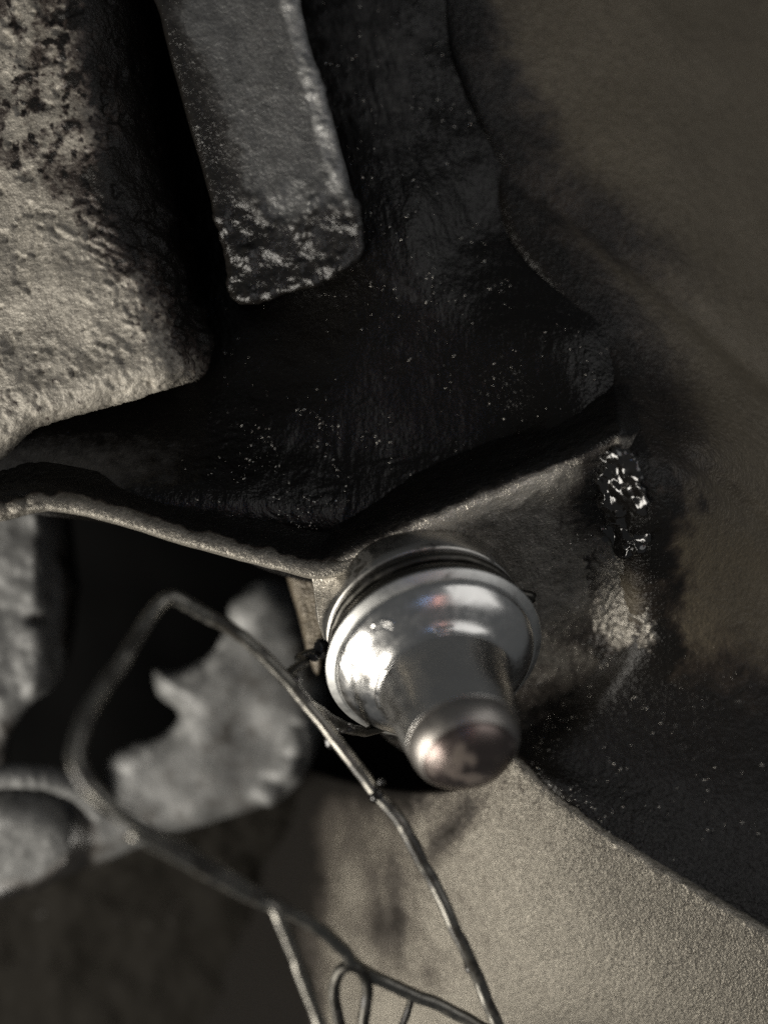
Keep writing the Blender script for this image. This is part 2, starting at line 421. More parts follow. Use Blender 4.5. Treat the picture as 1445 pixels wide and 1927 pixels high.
loft('pocket_floor', [
    [(-80, -60, -16), (300, -60, -18), (600, -60, -13), (860, -60, -15), (1000, -60, -19), (1150, -60, -26)],
    [(-80, 200, -15), (300, 200, -17), (640, 200, -11), (880, 200, -14), (1040, 200, -17), (1200, 200, -24)],
    [(-80, 450, -13), (300, 450, -15), (680, 450, -8), (900, 450, -12), (1080, 450, -15), (1250, 450, -20)],
    [(-80, 650, -9), (300, 650, -11), (700, 640, -9), (920, 620, -9), (1110, 640, -9), (1270, 650, -14)],
    [(-80, 800, -4), (300, 830, -6), (700, 820, -9), (920, 800, -9), (1100, 780, -6), (1270, 790, -8)],
    [(-80, 915, -1.4), (300, 955, -2.6), (650, 990, -6.5), (860, 930, -8), (1040, 860, -5), (1260, 840, -6)],
    [(-80, 962, -10), (300, 1000, -11), (600, 1100, -12), (860, 1020, -12), (1050, 950, -10), (1260, 900, -10)],
], 330, 330, mat_floor, casing, floor_disp, floor_attr, back=1.5)

# left rib
RB = [(-80, 972), (0, 962), (60, 948), (110, 948), (200, 966), (330, 1006), (460, 1042), (560, 1068), (605, 1076), (645, 1068), (690, 1046)]
def rib_rows():
    rows = []
    for dy, off in ((-75, -5.0), (-52, -3.4), (-34, -1.6), (-19, -0.5), (-6, 0.0), (6, 0.1), (11, -0.1), (14, -0.8), (15, -3.0), (10, -9.0)):
        rows.append([(x, y+dy, (3.2-3.3*(x+80)/700)+off) for x, y in RB])
    return rows
def rib_attr(x, y, p):
    yr = y-np.interp(x, [a[0] for a in RB], [a[1] for a in RB])
    o = -0.30+1.40*smooth(-8, -30, yr+8*fbm(p*0.5, 2))+0.55*smooth(150, 60, x)
    return {'oil_shade': o}
loft('rib', rib_rows(), 110, 420, mat_rib, casing,
     lambda x, y, p: fbm(p*0.4, 2)*0.05+0.3*smooth(130, 40, x)*lumps(p*0.9), rib_attr, back=1.2)

# boss the stud is seated in: pocket side, rim, face
UP_E = [(588, 1080), (620, 1068), (700, 1030), (800, 980), (960, 915), (1060, 875), (1145, 830), (1175, 818)]
def brow(dx, dy, off, dz=None):
    return [(x+dx, y+dy, float(plane_z(x+dx, y+dy, 0))*1.0+off) for x, y in UP_E]
LOW1 = [(592, 1112), (620, 1125), (700, 1110), (800, 1070), (960, 1010), (1060, 960), (1150, 910), (1180, 890)]
LOW2 = [(598, 1150), (622, 1180), (700, 1200), (800, 1190), (960, 1150), (1070, 1100), (1165, 1030), (1215, 1010)]
LOW3 = [(608, 1200), (640, 1270), (720, 1320), (800, 1330), (960, 1300), (1080, 1250), (1175, 1180), (1240, 1150)]
LOW4 = [(640, 1240), (680, 1330), (740, 1400), (830, 1440), (960, 1420), (1090, 1370), (1210, 1320), (1290, 1280)]
fl = lambda L, off=0.0: [(x, y, float(plane_z(x, y))+off) for x, y in L]
def boss_disp(x, y, p):
    gr = blob(x, y, 1155, 960, 60, 150, -6)
    return fbm(p*0.35, 3)*0.18*smooth(600, 720, x)+gr*(0.35*lumps(p*0.4)+0.12*lumps(p*0.9))+0.25*blob(x, y, 1100, 1180, 90, 60)*lumps(p*0.8)
def boss_attr(x, y, p):
    ridge = np.exp(-(seg_dist(x, y, [(560, 1085), (640, 1066), (800, 985), (960, 922), (1060, 884)])/34)**2)
    o = 0.08-0.70*ridge+0.9*blob(x, y, 1130, 930, 75, 110, -10)+0.5*blob(x, y, 1110, 1190, 110, 45, -8)+0.7*smooth(1210, 1340, y+0.15*(x-1000))  # rim's light and the lower face's shade painted through the mask
    ln = np.interp(x, [560, 620, 700, 800, 960, 1060, 1145, 1180], [1080, 1068, 1032, 982, 917, 877, 832, 820])
    o = o+1.2*smooth(6, -16, y-ln+6*fbm(p*0.5, 2))
    o = o-1.0*blob(x, y, 1185, 1110, 50, 100, -14)  # lit band at the corner painted as paler metal
    return {'oil_shade': o}
def sink(row):
    x, y, z = row[-1]
    return row+[(x+45, y+4, z-5.0), (x+80, y+10, z-11.0)]
loft('boss', [sink(r_) for r_ in [brow(-12, -95, -13.0), brow(-8, -60, -7.0), brow(-4, -32, -2.8), brow(-1, -10, -0.7), brow(0, 8, 0.0), brow(3, 26, 0.1), fl(LOW1), fl(LOW2), fl(LOW3), fl(LOW4, -0.6)]],
     300, 420, mat_boss, casing, boss_disp, boss_attr, back=1.5)

plate('gusset', [(540, 1070), (590, 1076), (606, 1130), (612, 1210), (600, 1268), (582, 1240), (562, 1160)], lambda x, y: -13.0+0.02*(x-570), 14, 6, 4.0, mat_side, casing, lambda x, y, p: 0.1*fbm(p*0.4, 2), lambda x, y, p: {'oil_shade': 0.30+0*x})
# right-hand wall, from the grease corner away to the upper right; its lower part is the black flank above the web
SIDE = [
    [(760, -80, -20), (815, -80, -15), (850, -80, -13), (1000, -80, -16), (1250, -80, -24), (1600, -80, -38)],
    [(780, 100, -20), (840, 100, -14), (880, 100, -12), (1040, 100, -15), (1280, 100, -22), (1600, 100, -34)],
    [(860, 280, -18), (910, 280, -12.5), (950, 280, -10.5), (1090, 280, -13), (1300, 280, -19), (1600, 280, -30)],
    [(920, 450, -16), (960, 450, -10.5), (1000, 450, -8.5), (1130, 450, -10), (1320, 450, -16), (1600, 450, -26)],
    [(1020, 590, -14), (1070, 590, -8.5), (1110, 590, -6.5), (1210, 590, -8), (1360, 590, -13), (1600, 590, -22)],
    [(1110, 720, -10), (1150, 720, -5.5), (1190, 720, -4.0), (1270, 720, -5.5), (1390, 720, -10), (1600, 720, -18)],
    [(1120, 830, -5), (1150, 832, 0.8), (1190, 840, 2.6), (1275, 850, 1.2), (1390, 850, -5), (1600, 850, -17)],
    [(1100, 950, -9), (1150, 950, -4.2), (1205, 955, 0.6), (1285, 960, -0.6), (1400, 960, -6), (1600, 960, -17)],
    [(1085, 1080, -15.5), (1145, 1080, -10.4), (1205, 1085, -5.6), (1300, 1090, -6.0), (1420, 1100, -10), (1600, 1100, -16)],
    [(1090, 1210, -18), (1150, 1210, -13.4), (1220, 1215, -9.6), (1320, 1225, -10.5), (1430, 1240, -12), (1600, 1250, -16)],
    [(1040, 1330, -20), (1090, 1320, -15.5), (1150, 1310, -12.5), (1270, 1320, -12), (1420, 1360, -12.5), (1600, 1400, -16)],
    [(965, 1395, -17), (1020, 1410, -13.0), (1100, 1420, -12), (1250, 1450, -12), (1420, 1510, -12.5), (1600, 1570, -15)],
    [(960, 1410, -13), (1040, 1470, -9.5), (1120, 1510, -9.8), (1260, 1570, -10), (1420, 1650, -10.5), (1600, 1740, -12)],
    [(955, 1430, -12), (1040, 1500, -10), (1120, 1565, -9), (1270, 1660, -8), (1420, 1750, -7.5), (1600, 1870, -7)],
]
for r_, lower in zip(SIDE[:7], (2.0, 2.4, 3.2, 3.9, 4.0, 3.6, 1.5)):
    for k_ in range(len(r_)): r_[k_] = (r_[k_][0], r_[k_][1], r_[k_][2]-lower*(1.0 if k_ < 4 else 0.6))
    x2, y2, z2 = r_[2]
    r_[1] = (r_[1][0], r_[1][1], z2-0.9); r_[0] = (r_[0][0], r_[0][1], z2-4.0)
def side_disp(x, y, p):
    gr = blob(x, y, 1205, 960, 60, 130, -6)
    w1 = fbm(p*0.05, 2)*0.8
    groove = -0.9*np.exp(-(seg_dist(x, y, [(900, 290), (1100, 420), (1260, 560), (1460, 720)])/26)**2)-0.7*np.exp(-(seg_dist(x, y, [(1170, 640), (1290, 850), (1460, 1010)])/20)**2)
    return w1+fbm(p*0.5, 3)*0.03+groove*0.7+gr*(0.35*lumps(p*0.4+3)+0.12*lumps(p*0.9))
def side_attr(x, y, p):
    edge = [(790, -60), (830, 100), (905, 270), (950, 450), (1070, 590), (1150, 720), (1200, 860), (1240, 960), (1250, 1080), (1230, 1160)]
    lf = np.interp(y, [e[1] for e in edge], [e[0] for e in edge])
    wd = np.interp(y, [300, 600, 850, 1000], [250, 210, 140, 130])
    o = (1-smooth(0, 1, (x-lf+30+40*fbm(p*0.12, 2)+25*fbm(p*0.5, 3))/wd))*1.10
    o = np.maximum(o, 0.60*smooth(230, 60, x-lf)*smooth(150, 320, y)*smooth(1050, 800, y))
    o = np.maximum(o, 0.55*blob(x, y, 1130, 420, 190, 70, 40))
    low = smooth(1080, 1420, y-0.15*(x-1200)+30*fbm(p*0.25, 3))*1.05  # darker towards the lower flank
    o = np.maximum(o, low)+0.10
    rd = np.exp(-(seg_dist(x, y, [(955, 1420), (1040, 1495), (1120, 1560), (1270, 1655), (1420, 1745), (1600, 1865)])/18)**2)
    o = o-0.9*rd-1.0*blob(x, y, 1180, 1115, 55, 105, -8)+0.35*smooth(1380, 1500, y)  # lit ridge and lit corner band painted pale
    return {'oil_shade': o}
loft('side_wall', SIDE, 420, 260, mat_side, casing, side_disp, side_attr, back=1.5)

# web: crest along the ridge, lit face falling away to the lower left
WEB = [
    [(935, 1395, -14), (1030, 1478, -13), (1115, 1545, -12), (1270, 1640, -11), (1420, 1730, -10), (1600, 1850, -9)],
    [(950, 1408, -10.5), (1040, 1492, -9.5), (1122, 1558, -8.5), (1275, 1652, -7.2), (1425, 1742, -6.5), (1605, 1862, -6)],
    [(930, 1430, -10.6), (1010, 1520, -9.6), (1095, 1590, -8.6), (1250, 1690, -7.2), (1400, 1780, -6.4), (1590, 1900, -5.8)],
    [(850, 1490, -15), (920, 1620, -13.5), (1000, 1720, -12), (1150, 1830, -10), (1300, 1920, -9), (1500, 2030, -8)],
    [(740, 1490, -24), (800, 1680, -21), (870, 1820, -19), (980, 1930, -17), (1130, 2010, -16), (1300, 2080, -15)],
    [(640, 1470, -36), (660, 1720, -33), (700, 1890, -30), (780, 1990, -28), (900, 2060, -27), (1000, 2120, -26)],
    [(530, 1440, -46), (545, 1720, -45), (580, 1930, -43), (640, 2030, -42), (720, 2100, -40), (800, 2150, -40)],
    [(330, 1430, -56), (340, 1720, -56), (360, 1930, -55), (420, 2030, -54), (520, 2100, -52), (600, 2150, -52)],
]
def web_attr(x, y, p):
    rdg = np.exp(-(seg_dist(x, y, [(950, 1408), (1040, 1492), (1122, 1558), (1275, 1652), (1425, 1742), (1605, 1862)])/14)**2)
    o = 0.06-0.62*rdg+0.40*smooth(1150, 640, x-0.10*(y-1500))*smooth(2150, 1500, y+0.25*(x-700))+0.35*np.maximum(0, fbm(p*0.8, 3))*np.exp(-(seg_dist(x, y, [(950, 1408), (1122, 1558), (1275, 1652), (1605, 1862)])/50)**2)+0.16*fbm(np.stack([x/60, y/230, 0*x], -1), 3)*smooth(900, 700, x)+0.22*blob(x, y, 720, 1740, 60, 40)+0.2*blob(x, y, 800, 1820, 60, 50)+0.9*smooth(640, 510, x+25*fbm(p*0.1, 3))+0.75*blob(x, y, 700, 1450, 130, 70)+0.35*blob(x, y, 850, 1560, 25, 90, 40)  # painted shade: falloff to upper left, black left edge, a wire's shadow; pale crest
    return {'oil_shade': o}
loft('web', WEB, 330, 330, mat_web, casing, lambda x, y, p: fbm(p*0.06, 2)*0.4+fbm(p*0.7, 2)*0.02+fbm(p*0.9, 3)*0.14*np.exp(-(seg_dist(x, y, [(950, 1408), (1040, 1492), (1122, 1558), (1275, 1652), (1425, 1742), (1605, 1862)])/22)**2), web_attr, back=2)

# ------------------------------------------------------------------ upper-left block and bar
BLK = [(-90, -90), (150, -90), (262, -70), (290, 60), (310, 200), (345, 380), (375, 520), (395, 640), (385, 705), (330, 728), (200, 765), (80, 800), (-90, 850)]
def blk_z(x, y):
    return 0.5+1.2*np.sin(x/170.0)+2.0*smooth(500, 0, y)*0-6.5*smooth(-40, 130, x-np.interp(y, [-90, 200, 450, 700], [150, 190, 240, 330]))
def blk_disp(x, y, p):
    side = smooth(120, 330, x-0.08*y)
    cr = smooth(370, 430, y)*smooth(720, 600, y)*smooth(40, 200, x-0.30*(y-400))
    low = smooth(600, 700, y)
    pits = -0.28*(smooth(0.28, 0.55, fbm(p*0.42, 3)))
    st = p@np.array([[0.62, 0, 0.45], [0, 0.6, 0], [0.50, 0, 1.15]])
    return fbm(p*0.15, 2)*0.5+0.05*fbm(p*1.8, 3)+0.05*lumps(p*2.2)+pits+cr*smooth(-0.3, 0.3, fbm(p*0.3, 2))*0.55*lumps(st*1.05)+0.12*cr*lumps(p*1.9)+0.25*side*fbm(p*0.4, 3)+low*(0.14*lumps(p*0.8)+0.12*lumps(p*1.7))
def blk_attr(x, y, p):
    r = x-np.interp(y, [-90, 150, 260, 330, 450, 600, 720], [110, 135, 180, 130, 200, 280, 380])
    top = smooth(420, 180, y)
    o = -0.06+1.10*smooth(-130, 150, r+26*fbm(p*0.25, 3))  # dark right side: grime and painted shade together
    o = o+0.50*top*smooth(0.05, 0.5, fbm(p*0.30+5, 4))+(0.15+0.4*top)*smooth(0.36, 0.56, fbm(p*0.75+3, 3))+0.30*smooth(0.30, 0.6, fbm(p*1.9+9, 2))
    o = o+0.40*blob(x, y, 62, 120, 22, 130, 8)+0.35*blob(x, y, 30, 300, 70, 40)+0.30*blob(x, y, 150, 240, 40, 16)+0.14*smooth(560, 780, y)+0.18*fbm(p*0.16+7, 3)
    o = o-0.45*blob(x, y, 300, 720, 110, 40, -15)
    return {'oil_shade': o}
block = empty('cast_block', V(120, 400, -4), 'dirt-crusted tan aluminium block with black pitted patches, beside the dark grey bar', 'metal block')
plate('body', BLK, blk_z, 74, 14, 3.0, mat_block, block, blk_disp, blk_attr)
BAR = [(285, -90), (548, -90), (562, 0), (590, 110), (628, 235), (655, 330), (682, 440), (678, 486), (640, 512), (545, 552), (470, 572), (436, 556), (412, 430), (375, 300), (335, 160), (305, 40)]
def bar_z(x, y): return 2.5+0.010*(x-480)+1.2*smooth(500, 0, y)
def bar_disp(x, y, p):
    cr = np.maximum(smooth(310, 400, y+0.25*(x-560)), 0.8*np.exp(-((x-np.interp(y, [0, 110, 235, 350], [548, 575, 612, 640]))/20)**2))
    return fbm(p*0.2, 2)*0.16+0.04*lumps(p*1.6)+cr*smooth(-0.25, 0.35, fbm(p*0.25, 2))*(0.5*lumps(p@np.array([[1.0, 0, 0.2], [0, 0.7, 0], [-0.15, 0, 0.5]])*0.8)+0.3*lumps(p*1.4))+0.35*cr*fbm(p*0.5, 3)
def bar_attr(x, y, p):
    rim = np.exp(-((x-np.interp(y, [0, 110, 235, 350, 450], [545, 572, 608, 640, 655]))/20)**2)
    lf = x-np.interp(y, [-90, 40, 160, 300, 420, 560], [310, 325, 360, 405, 440, 460])
    o = 0.16+0.85*smooth(90, -40, lf)+0.50*smooth(330, 440, y+0.2*(x-560)+20*fbm(p*0.3, 2))+0.25*smooth(470, 540, y)-0.75*rim*smooth(420, 330, y)-0.3*blob(x, y, 560, 390, 70, 14, -10)-0.35*blob(x, y, 370, 40, 60, 40)  # left side's fade out of the light painted in; right edge paler
    return {'oil_shade': o}
bar = empty('metal_bar', V(480, 250, -4), 'dark grey square-ended metal bar with a bright right edge and crusted lower end', 'metal bar')
plate('body', BAR, bar_z, 15, 15, 3.0, mat_bar, bar, bar_disp, bar_attr)

# ------------------------------------------------------------------ lower-left bracket, its column and bolt
bracket = empty('cast_bracket', V(250, 1400, -50), 'blurred grey cast bracket with ragged pale edges deep below the rib', 'bracket')
LUG = [(-90, 1700), (130, 1648), (300, 1578), (400, 1548), (540, 1492), (600, 1395), (612, 1290), (585, 1190), (548, 1110), (495, 1092), (442, 1130), (425, 1190), (388, 1238), (335, 1262), (292, 1262), (300, 1305), (338, 1345), (305, 1385), (215, 1425), (200, 1470), (185, 1492), (100, 1462), (0, 1448), (-90, 1450)]
def lug_z(x, y): return -34.0+0*x
def lug_disp(x, y, p):
    e = np.exp(-(seg_dist(x, y, [(500, 1095), (440, 1135), (390, 1240), (300, 1265), (340, 1345), (215, 1425)])/38)**2)
    r_ = np.exp(-(seg_dist(x, y, [(570, 1370), (540, 1450), (500, 1490)])/22)**2)
    ring = seg_dist(x, y, [(35, 1570), (36, 1570)])
    recess = 0
    return fbm(p*0.12, 2)*0.8+0.45*e*lumps(p*0.4)+1.6*r_*lumps(p*0.3)+recess
def lug_attr(x, y, p):
    e = np.exp(-(seg_dist(x, y, [(500, 1120), (455, 1165), (400, 1255), (310, 1282), (350, 1365), (235, 1440)])/36)**2)
    e = e+0.8*np.exp(-(seg_dist(x, y, [(570, 1370), (540, 1450), (500, 1490)])/22)**2)
    ring = np.hypot(x-35, y-1570)
    o = 0.26-0.6*e+0.8*smooth(540, 580, x-0.1*(y-1100))*smooth(1300, 1200, y)+0.8*np.exp(-((ring-118)/26)**2)
    return {'oil_shade': o}
plate('lug', LUG, lug_z, 62, 12, 4.0, mat_bracket, bracket, lug_disp, lug_attr)
COLM = [(-90, 930), (40, 930), (120, 935), (138, 1000), (146, 1100), (140, 1200), (112, 1280), (50, 1330), (20, 1390), (5, 1470), (-90, 1480)]
plate('column', COLM, lambda x, y: -27.0-7.0*smooth(60, 150, x), 40, 12, 4.0, mat_bracket, bracket,
      lambda x, y, p: fbm(p*0.15, 3)*0.7+0.3*smooth(1150, 1250, y)*lumps(p*0.3)-1.5*blob(x, y, 72, 1165, 20, 10),
      lambda x, y, p: {'oil_shade': 0.05+0.9*smooth(90, 150, x-0.06*(y-1000)+6)+0.6*blob(x, y, 72, 1165, 22, 12)+0.4*smooth(1250, 1400, y)})
under = loft('under_face', [
    [(-120, 1640, -42), (150, 1620, -42), (420, 1540, -42), (640, 1450, -44)],
    [(-120, 1760, -48), (150, 1740, -48), (420, 1700, -48), (620, 1640, -50)],
    [(-120, 2000, -56), (150, 1990, -56), (420, 1980, -56), (680, 1960, -56)],
    [(-120, 2300, -66), (150, 2290, -66), (420, 2280, -66), (740, 2260, -66)]], 100, 120, mat_under, bracket,
    lambda x, y, p: fbm(p*0.1, 4)*1.2, lambda x, y, p: {'oil_shade': 0.85+0*x}, back=2)
bolt = empty('bolt', V(35, 1570, -36), 'blurred round grey bolt head sunk in a ring at the lower left edge', 'bolt')
def bolt_disp(v, prof, an): return v+(fbm(v/MM*0.35, 3)*0.4*MM)[..., None]*np.array([0, -1.0, 0])
bolt_org = V(30, 1560, -36); bax = AX
lathe('head', [(0.3, 4.6)]+[(r_, 4.6) for r_ in np.arange(0.6, 5.6, 0.3)]+[(5.6, 4.5), (6.8, 4.1), (7.5, 3.0), (7.7, 0), (7.7, -4)][::-1], bolt_org, bax, mat_bracket, bolt, 96, bolt_disp)
bu = Vector(bax).orthogonal().normalized(); bw = Vector(bax).cross(bu)
def ring_pt(a, r):
    d_ = (right*math.cos(R(a))+up*math.sin(R(a))); d_ = d_-AX*d_.dot(AX); d_.normalize()
    v_ = bolt_org+d_*r*MM+AX*1.5*MM
    z_ = -v_.y/MM; sc_ = (D0-z_)/D0/PX*MM
    return (v_.x/sc_+CX, CY-v_.z/sc_, z_)
tube('ring', [ring_pt(a, 11.3) for a in range(-18, 200, 8)], 3.0, mat_bracket, bolt, n=160, seg=18, wob=0.12)

# ------------------------------------------------------------------ the stud
stud = empty('pivot_stud', base_c, 'polished steel ball stud with a domed collar and round-ended pin, seated in the boss', 'stud')
def prof(pts, n): return [(r*K, h*K) for r, h in catmull(np.array(pts, float), n)]
def kp(pts): return [(r*K, h*K) for r, h in pts]
lathe('seat_collar', kp([(470, -440), (556, -440), (560, -400), (561, -300), (559, -252), (550, -238), (530, -234), (470, -234)]), rim_c, AX, mat_collar, stud, 200)
lathe('neck', kp([(470, -236), (528, -232), (545, -222), (549, -205), (544, -190), (524, -182), (520, -160), (524, -140), (548, -118), (574, -80), (588, -40), (590, -6), (470, -6)]), rim_c, AX, mat_neck, stud, 200)
lathe('rim', kp([(470, -10), (588, -10), (598, -4), (601, 4), (600, 10), (595, 15), (562, 42), (554, 46), (470, 48)]), rim_c, AX, mat_rim, stud, 200)
NICKS = [([(704, 1176), (716, 1168), (728, 1168), (740, 1173)], 3.0, 0.09), ([(706, 1184), (722, 1179), (734, 1184)], 2.2, -0.07),
         ([(818, 1182), (850, 1179)], 1.6, -0.06), ([(820, 1189), (852, 1187)], 1.6, -0.06), ([(826, 1195), (846, 1193)], 1.5, -0.05), ([(812, 1194), (840, 1200)], 1.5, 0.03),
         ([(645, 1228), (655, 1252), (667, 1262)], 1.8, -0.05), ([(656, 1222), (668, 1246)], 1.6, -0.05), ([(668, 1215), (676, 1228)], 1.6, -0.05), ([(648, 1245), (656, 1262)], 1.5, -0.05), ([(640, 1240), (646, 1256)], 1.4, -0.04),
         ([(722, 1262), (712, 1285), (708, 1308), (714, 1330)], 2.6, 0.10)]
dome_p = [(546, 48), (534, 72), (506, 105), (466, 136), (424, 161), (391, 180), (366, 200), (350, 224), (341, 257), (333, 310), (323, 400), (310, 510), (298, 580), (290, 624)]
def dome_disp(v, prof_, an):
    # nicks and burnish marks left by the lever
    rel = v.reshape(-1, 3); z = -rel[:, 1]/MM; s_ = (D0-z)/D0/PX*MM
    x = rel[:, 0]/s_+CX; y = CY-rel[:, 2]/s_
    d = np.zeros(len(rel))
    for pts, wd, dep in NICKS:
        d += dep*np.exp(-(seg_dist(x, y, pts)/wd)**2)
    c = np.array(rim_c); out = rel-c; out /= np.linalg.norm(out, axis=1)[:, None]
    return (rel+out*(d*MM)[:, None]).reshape(v.shape)
full = prof(dome_p, 300); cut = next(i_ for i_, (r_, h_) in enumerate(full) if r_ < 347*K)
lathe('dome', [(470*K, 38*K)]+full[:cut+1], rim_c, AX, mat_polish, stud, 480, dome_disp)
mat_stem = steel('dark_reflection_steel', (0.54, 0.525, 0.50), 0.27, 0.005, rings=0.006, ring_f=7, grime=(0.64, (0.2, 0.185, 0.165)))  # dome's steel darkened, painting in the dark surroundings it mirrors
lathe('stem', full[cut:], rim_c, AX, mat_stem, stud, 240)
tp = prof([(290, 622), (288, 628), (286, 632)], 6)
ballp = []
for a in np.linspace(3, 89, 90):
    r_, h_ = 286*math.cos(R(a))**0.94, 632+222*math.sin(R(a))
    h_ -= 6*math.exp(-((r_-226)/8)**2)+2.5*math.exp(-((r_-244)/4)**2)+1.5*math.exp(-((r_-256)/3)**2)
    ballp.append((r_*K, h_*K))
mat_tip = steel('dark_reflection_tip', (0.17, 0.138, 0.127), 0.32, 0.02, rings=0.03, ring_f=5, grime=(0.56, (0.12, 0.10, 0.085)))  # dark brown colour paints the dark reflection on the pin's end
cut2 = next(i_ for i_, (r_, h_) in enumerate(ballp) if r_ < 238*K)
mat_end = steel('dull_steel_end', (0.30, 0.28, 0.26), 0.42, 0.02, rings=0.01, ring_f=6, grime=(0.60, (0.15, 0.13, 0.12)))
lathe('stem_end', tp+ballp[:cut2+1], rim_c, AX, mat_end, stud, 160)
lathe('ball_tip', ballp[cut2:], rim_c, AX, mat_tip, stud, 160)

# ------------------------------------------------------------------ spring clip and wires
clip = empty('spring_clip', V(560, 1300, 4), 'bent spring wire clip with a peaked corner, running past the left of the stud', 'wire clip')
WA = [(960, 1990, 3), (938, 1930, 4), (905, 1850, 5), (868, 1775, 6), (830, 1690, 6.5), (795, 1618, 7), (775, 1578, 7), (755, 1545, 7), (712, 1497, 6.5), (660, 1432, 6), (610, 1365, 6), (560, 1300, 6.5), (505, 1243, 8), (440, 1192, 10), (385, 1155, 12), (350, 1132, 13.4), (332, 1124, 14.0), (315, 1124, 14.6), (298, 1137, 15.3), (268, 1177, 17), (228, 1242, 20), (185, 1312, 23), (153, 1370, 25.5), (141, 1415, 26.5), (148, 1455, 27), (180, 1496, 26.5), (240, 1538, 25), (330, 1592, 22), (430, 1650, 18.5), (520, 1702, 15), (600, 1748, 12), (640, 1782, 10), (664, 1812, 8.5), (700, 1836, 7), (760, 1862, 5.5), (850, 1905, 4), (950, 1955, 3)]
tube('wire', WA, 1.25, mat_wire, clip, wob=0.05, flat=[(762, 1562, 0.7, 0.25)])
tube('wire', [(250, 1562, 24.5), (320, 1604, 22.3), (410, 1655, 19.5), (480, 1692, 17), (508, 1704, 16.2), (522, 1720, 16), (538, 1760, 15.5), (565, 1830, 14.5), (600, 1925, 13.5), (625, 1990, 13)], 1.05, mat_wire, clip, wob=0.05)
tube('hook', [(668, 1990, 5), (640, 1930, 6), (628, 1880, 7), (630, 1845, 8), (645, 1822, 8.6), (664, 1818, 8.6), (682, 1832, 8), (690, 1870, 7), (686, 1930, 6), (680, 1990, 5)], 1.1, mat_wire_dark, clip, wob=0.05)
tube('prong', [(775, 1868, 5), (773, 1890, 4.6), (765, 1912, 4.2), (745, 1950, 4)], 0.7, mat_wire_dark, clip, wob=0.08)
for q, (bx_, by_, bz_, br_, sq_) in enumerate([(717, 1472, 7.0, 0.30, (1.3, 1, 0.9)), (709, 1496, 6.8, 0.62, (1.1, 1, 1.2)), (541, 1276, 7.0, 0.5, (1.2, 1, 0.9)), (556, 1281, 6.6, 0.5, (1, 1, 1)), (884, 1812, 5.2, 0.62, (0.9, 1, 1.5)), (622, 1394, 5.4, 0.5, (1, 1, 1.4))]):
    ball('grease_blob', V(bx_, by_, bz_), br_, mat_grease, clip, sq_, 20, 0.3, q)
# the retaining loop in the stud's groove
ret = empty('retaining_loop', V(600, 1250, -2), 'black greasy wire loop hooked round the groove behind the domed collar', 'wire loop')
def groove_pt(ang, r=536, h=-166):
    ux = down_dir-AX*down_dir.dot(AX); ux.normalize(); uy = AX.cross(ux)
    return rim_c+(AX*h+(ux*math.cos(R(ang))+uy*math.sin(R(ang)))*r)*K*MM
ARC_S = 1
def to_px(v):
    z = -v.y/MM; s = (D0-z)/D0/PX*MM
    return (v.x/s+CX, CY-v.z/s, z)
arc = [to_px(groove_pt(90+a*ARC_S)) for a in range(0, 261, 10)]
LP = [(560, 1306, 6.0), (544, 1284, 5.6), (546, 1266, 4.8), (572, 1247, 3.2), (598, 1226, 1.4)]+arc+[(705, 1374, -3.0), (672, 1374, -0.5), (640, 1362, 2.0), (606, 1342, 4.2), (578, 1322, 5.4)]
tube('loop', LP, 1.0, mat_wire_dark, ret, wob=0.06)
for q, (bx_, by_, bz_, br_, sq_) in enumerate([(604, 1220, 1.6, 0.75, (1.0, 1, 1.2)), (590, 1236, 2.4, 0.5, (1.3, 1, 0.9)), (650, 1370, 1.4, 0.6, (1.6, 1, 0.8))]):
    ball('grease_blob', V(bx_, by_, bz_), br_, mat_grease, ret, sq_, 20, 0.3, q+20)

# ------------------------------------------------------------------ grease and added glint specks on the casing
def surface_points(o, want, n, box):
    me = o.data; N = len(me.vertices)//2
    co = np.empty(len(me.vertices)*3); me.vertices.foreach_get('co', co); co = co.reshape(-1, 3)[:N]+np.array(parent_loc(o.parent))
    nv = np.empty(len(me.vertices)*3); me.vertex_normals.foreach_get('vector', nv); nv = nv.reshape(-1, 3)[:N]
    z = -co[:, 1]/MM; s_ = (D0-z)/D0/PX*MM
    x = co[:, 0]/s_+CX; y = CY-co[:, 2]/s_
    ok = np.flatnonzero(want(x, y))
    pick = ok[rng.integers(0, len(ok), n*5)]
    dens = fbm(co[pick]/MM*0.22, 3)+0.25*rng.random(len(pick)); pick = pick[np.argsort(-dens)[:int(n*2.2)]]; pick = rng.permutation(pick)[:n]
    flip = np.sign(((np.array([0, -D0*MM, 0])-co[pick])*nv[pick]).sum(1))
    return co[pick], nv[pick]*flip[:, None]
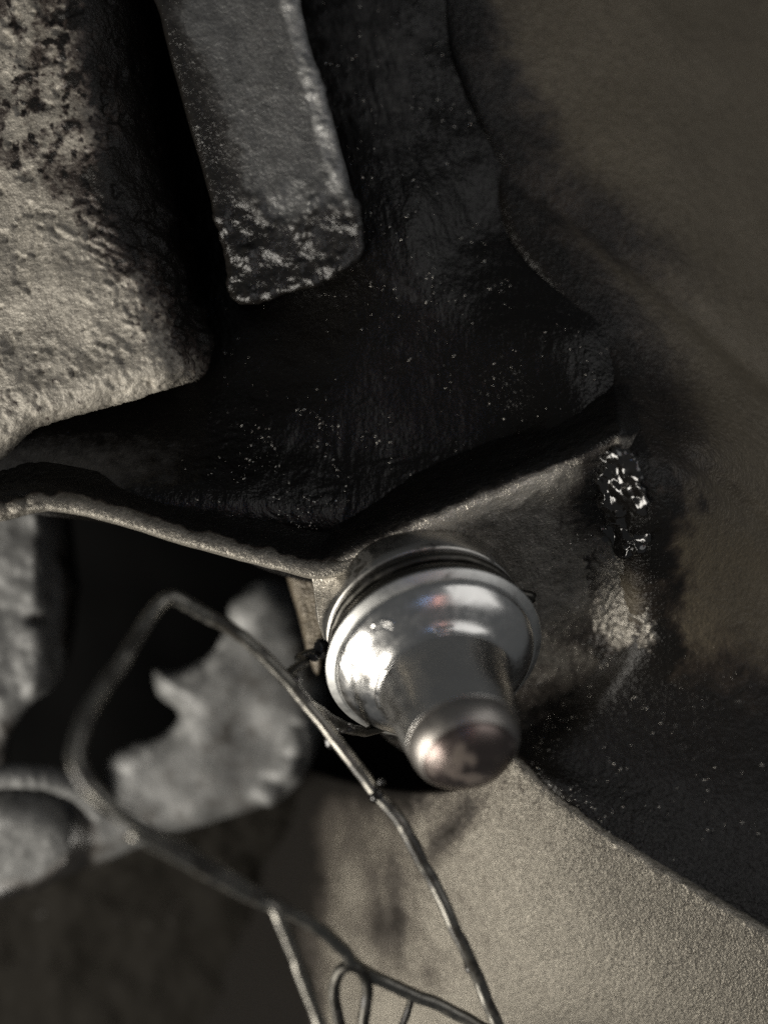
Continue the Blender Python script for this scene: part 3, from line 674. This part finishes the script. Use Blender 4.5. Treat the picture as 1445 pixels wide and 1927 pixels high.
def dots(name, spots, m, parent, seg=10, st=6, amp=0.35):
    """many small irregular specks joined into one part: (centre, normal, radius mm, flatness, stretch)"""
    vs, fs, base = [], [], 0
    th = np.linspace(0, math.pi, st+1); ph = np.linspace(0, 2*math.pi, seg, endpoint=False)
    d = np.stack([np.sin(th)[:, None]*np.cos(ph), np.sin(th)[:, None]*np.sin(ph), np.cos(th)[:, None]+0*ph], -1)
    i = np.arange((st+1)*seg).reshape(st+1, seg); j = np.roll(i, -1, axis=1)
    f = np.stack([i[:-1], i[1:], j[1:], j[:-1]], -1).reshape(-1, 4)
    for c, nn, r, fl_, stc in spots:
        a = Vector(nn); u = a.orthogonal().normalized(); u.rotate(Matrix.Rotation(random.uniform(0, 6.28), 3, a)); w_ = a.cross(u)
        q = d*(1+amp*fbm(d*1.3+c*900, 2))[..., None]
        v = np.array(c)+(q[..., 0:1]*np.array(u)*stc+q[..., 1:2]*np.array(w_)+q[..., 2:3]*np.array(a)*fl_)*r*MM
        vs.append(v.reshape(-1, 3)); fs.append(f+base); base += v.shape[0]*v.shape[1]
    return link(name, np.concatenate(vs), np.concatenate(fs), m, parent, kind='stuff')
ob = {o.name: o for o in casing.children}
spots = []
for nm, box, cnt in (('pocket_floor', (340, 1150, 560, 1020), 240), ('pocket_floor', (390, 740, 770, 1010), 260), ('pocket_floor', (600, 960, 0, 560), 260), ('side_wall', (1000, 1445, 1220, 1640), 240), ('boss', (980, 1190, 1000, 1400), 160)):
    c_, n_ = surface_points(ob[nm], lambda x, y: (x > box[0]) & (x < box[1]) & (y > box[2]) & (y < box[3]), cnt, None)
    spots += [(c, n, random.choice((0.025, 0.03, 0.035, 0.045, 0.06, 0.10)), 0.6, random.uniform(1, 2.4)) for c, n in zip(c_, n_)]
dots('glint_specks', spots, mat_speck, casing)  # tiny metal specks added to stand in for glints
def gz(x, y):
    wall = float(np.interp(y, [840, 950, 1080], [1.6, 0.7, -5.6])); pl = float(plane_z(min(x, 1162), y))
    return {1098: pl-1.2, 1125: pl+0.15, 1150: pl+0.9, 1172: 0.5*pl+0.5*wall+0.6, 1205: wall+0.45, 1245: wall-1.2}[x]
GX = (1098, 1125, 1150, 1172, 1205, 1245)
GS = {1098: 1085, 1125: 1118, 1150: 1150, 1172: 1176, 1205: 1216, 1245: 1268}
rows_ = []
for y in (822, 850, 890, 940, 990, 1040, 1085):
    sh = 0 if y < 1000 else -(y-1000)*0.15
    end = -4.0 if y == 822 else (-2.0 if y == 1085 else (0.7 if y > 930 else 0.2))
    rows_.append([(GS[x]+(y-950)*0.10+sh, y, gz(x, y)+end) for x in GX])
def grease_disp(x, y, p):
    a_ = p[..., 0]*0.85+p[..., 2]*0.45+0.5*fbm(p*0.4, 2); b_ = p[..., 2]*0.20-p[..., 0]*0.10
    q = np.stack([a_*0.50, b_*1.0, p[..., 1]*0.1], -1)
    cx_ = 1172+(y-950)*0.10; m_ = np.hypot((x-cx_)/46, (y-945)/118)+0.30*fbm(p*0.45, 3)
    return -2.4*smooth(0.86, 1.30, m_)+0.42*ridged(q, 2)+0.75*fbm(p*0.30+2, 2)+0.20*lumps(p*0.7)-0.25
loft('wet_grease', rows_, 170, 110, mat_wet, casing, grease_disp, back=0.8, kind='stuff')
# fillet below the grease, boss to wall; lit band painted in its colour
FX = (1085, 1120, 1155, 1190, 1225, 1265)
rows_ = []
for y in (985, 1040, 1100, 1160, 1220, 1280):
    wl = float(np.interp(y, [950, 1080, 1210, 1310], [0.6, -5.2, -9.3, -12.3])); r_ = []
    for x, tw in zip(FX, (0, 0.03, 0.25, 0.62, 0.95, 1.0)):
        pl = float(plane_z(x, y)); off = (-0.9, 0.15, 0.45, 0.5, 0.3, -1.3)[FX.index(x)]
        r_.append((x, y, (1-tw)*pl+tw*wl+off+(-2.0 if y in (985, 1280) else 0)))
    rows_.append(r_)
def fillet_attr(x, y, p):
    mid = 1172+0.10*(y-1050)
    core = np.exp(-((x-mid+25*fbm(p*0.3, 2))/42)**2)*smooth(1280, 1150, y)
    return {'oil_shade': 0.55-0.72*core+0.25*smooth(1150, 1260, y)}
loft('fillet', rows_, 130, 110, mat_boss, casing, lambda x, y, p: 0.14*fbm(p*0.6, 3)+0.30*lumps(p@np.array([[1.0, 0, 0.35], [0, 0.8, 0], [-0.3, 0, 0.8]])*1.5), fillet_attr, back=0.8)
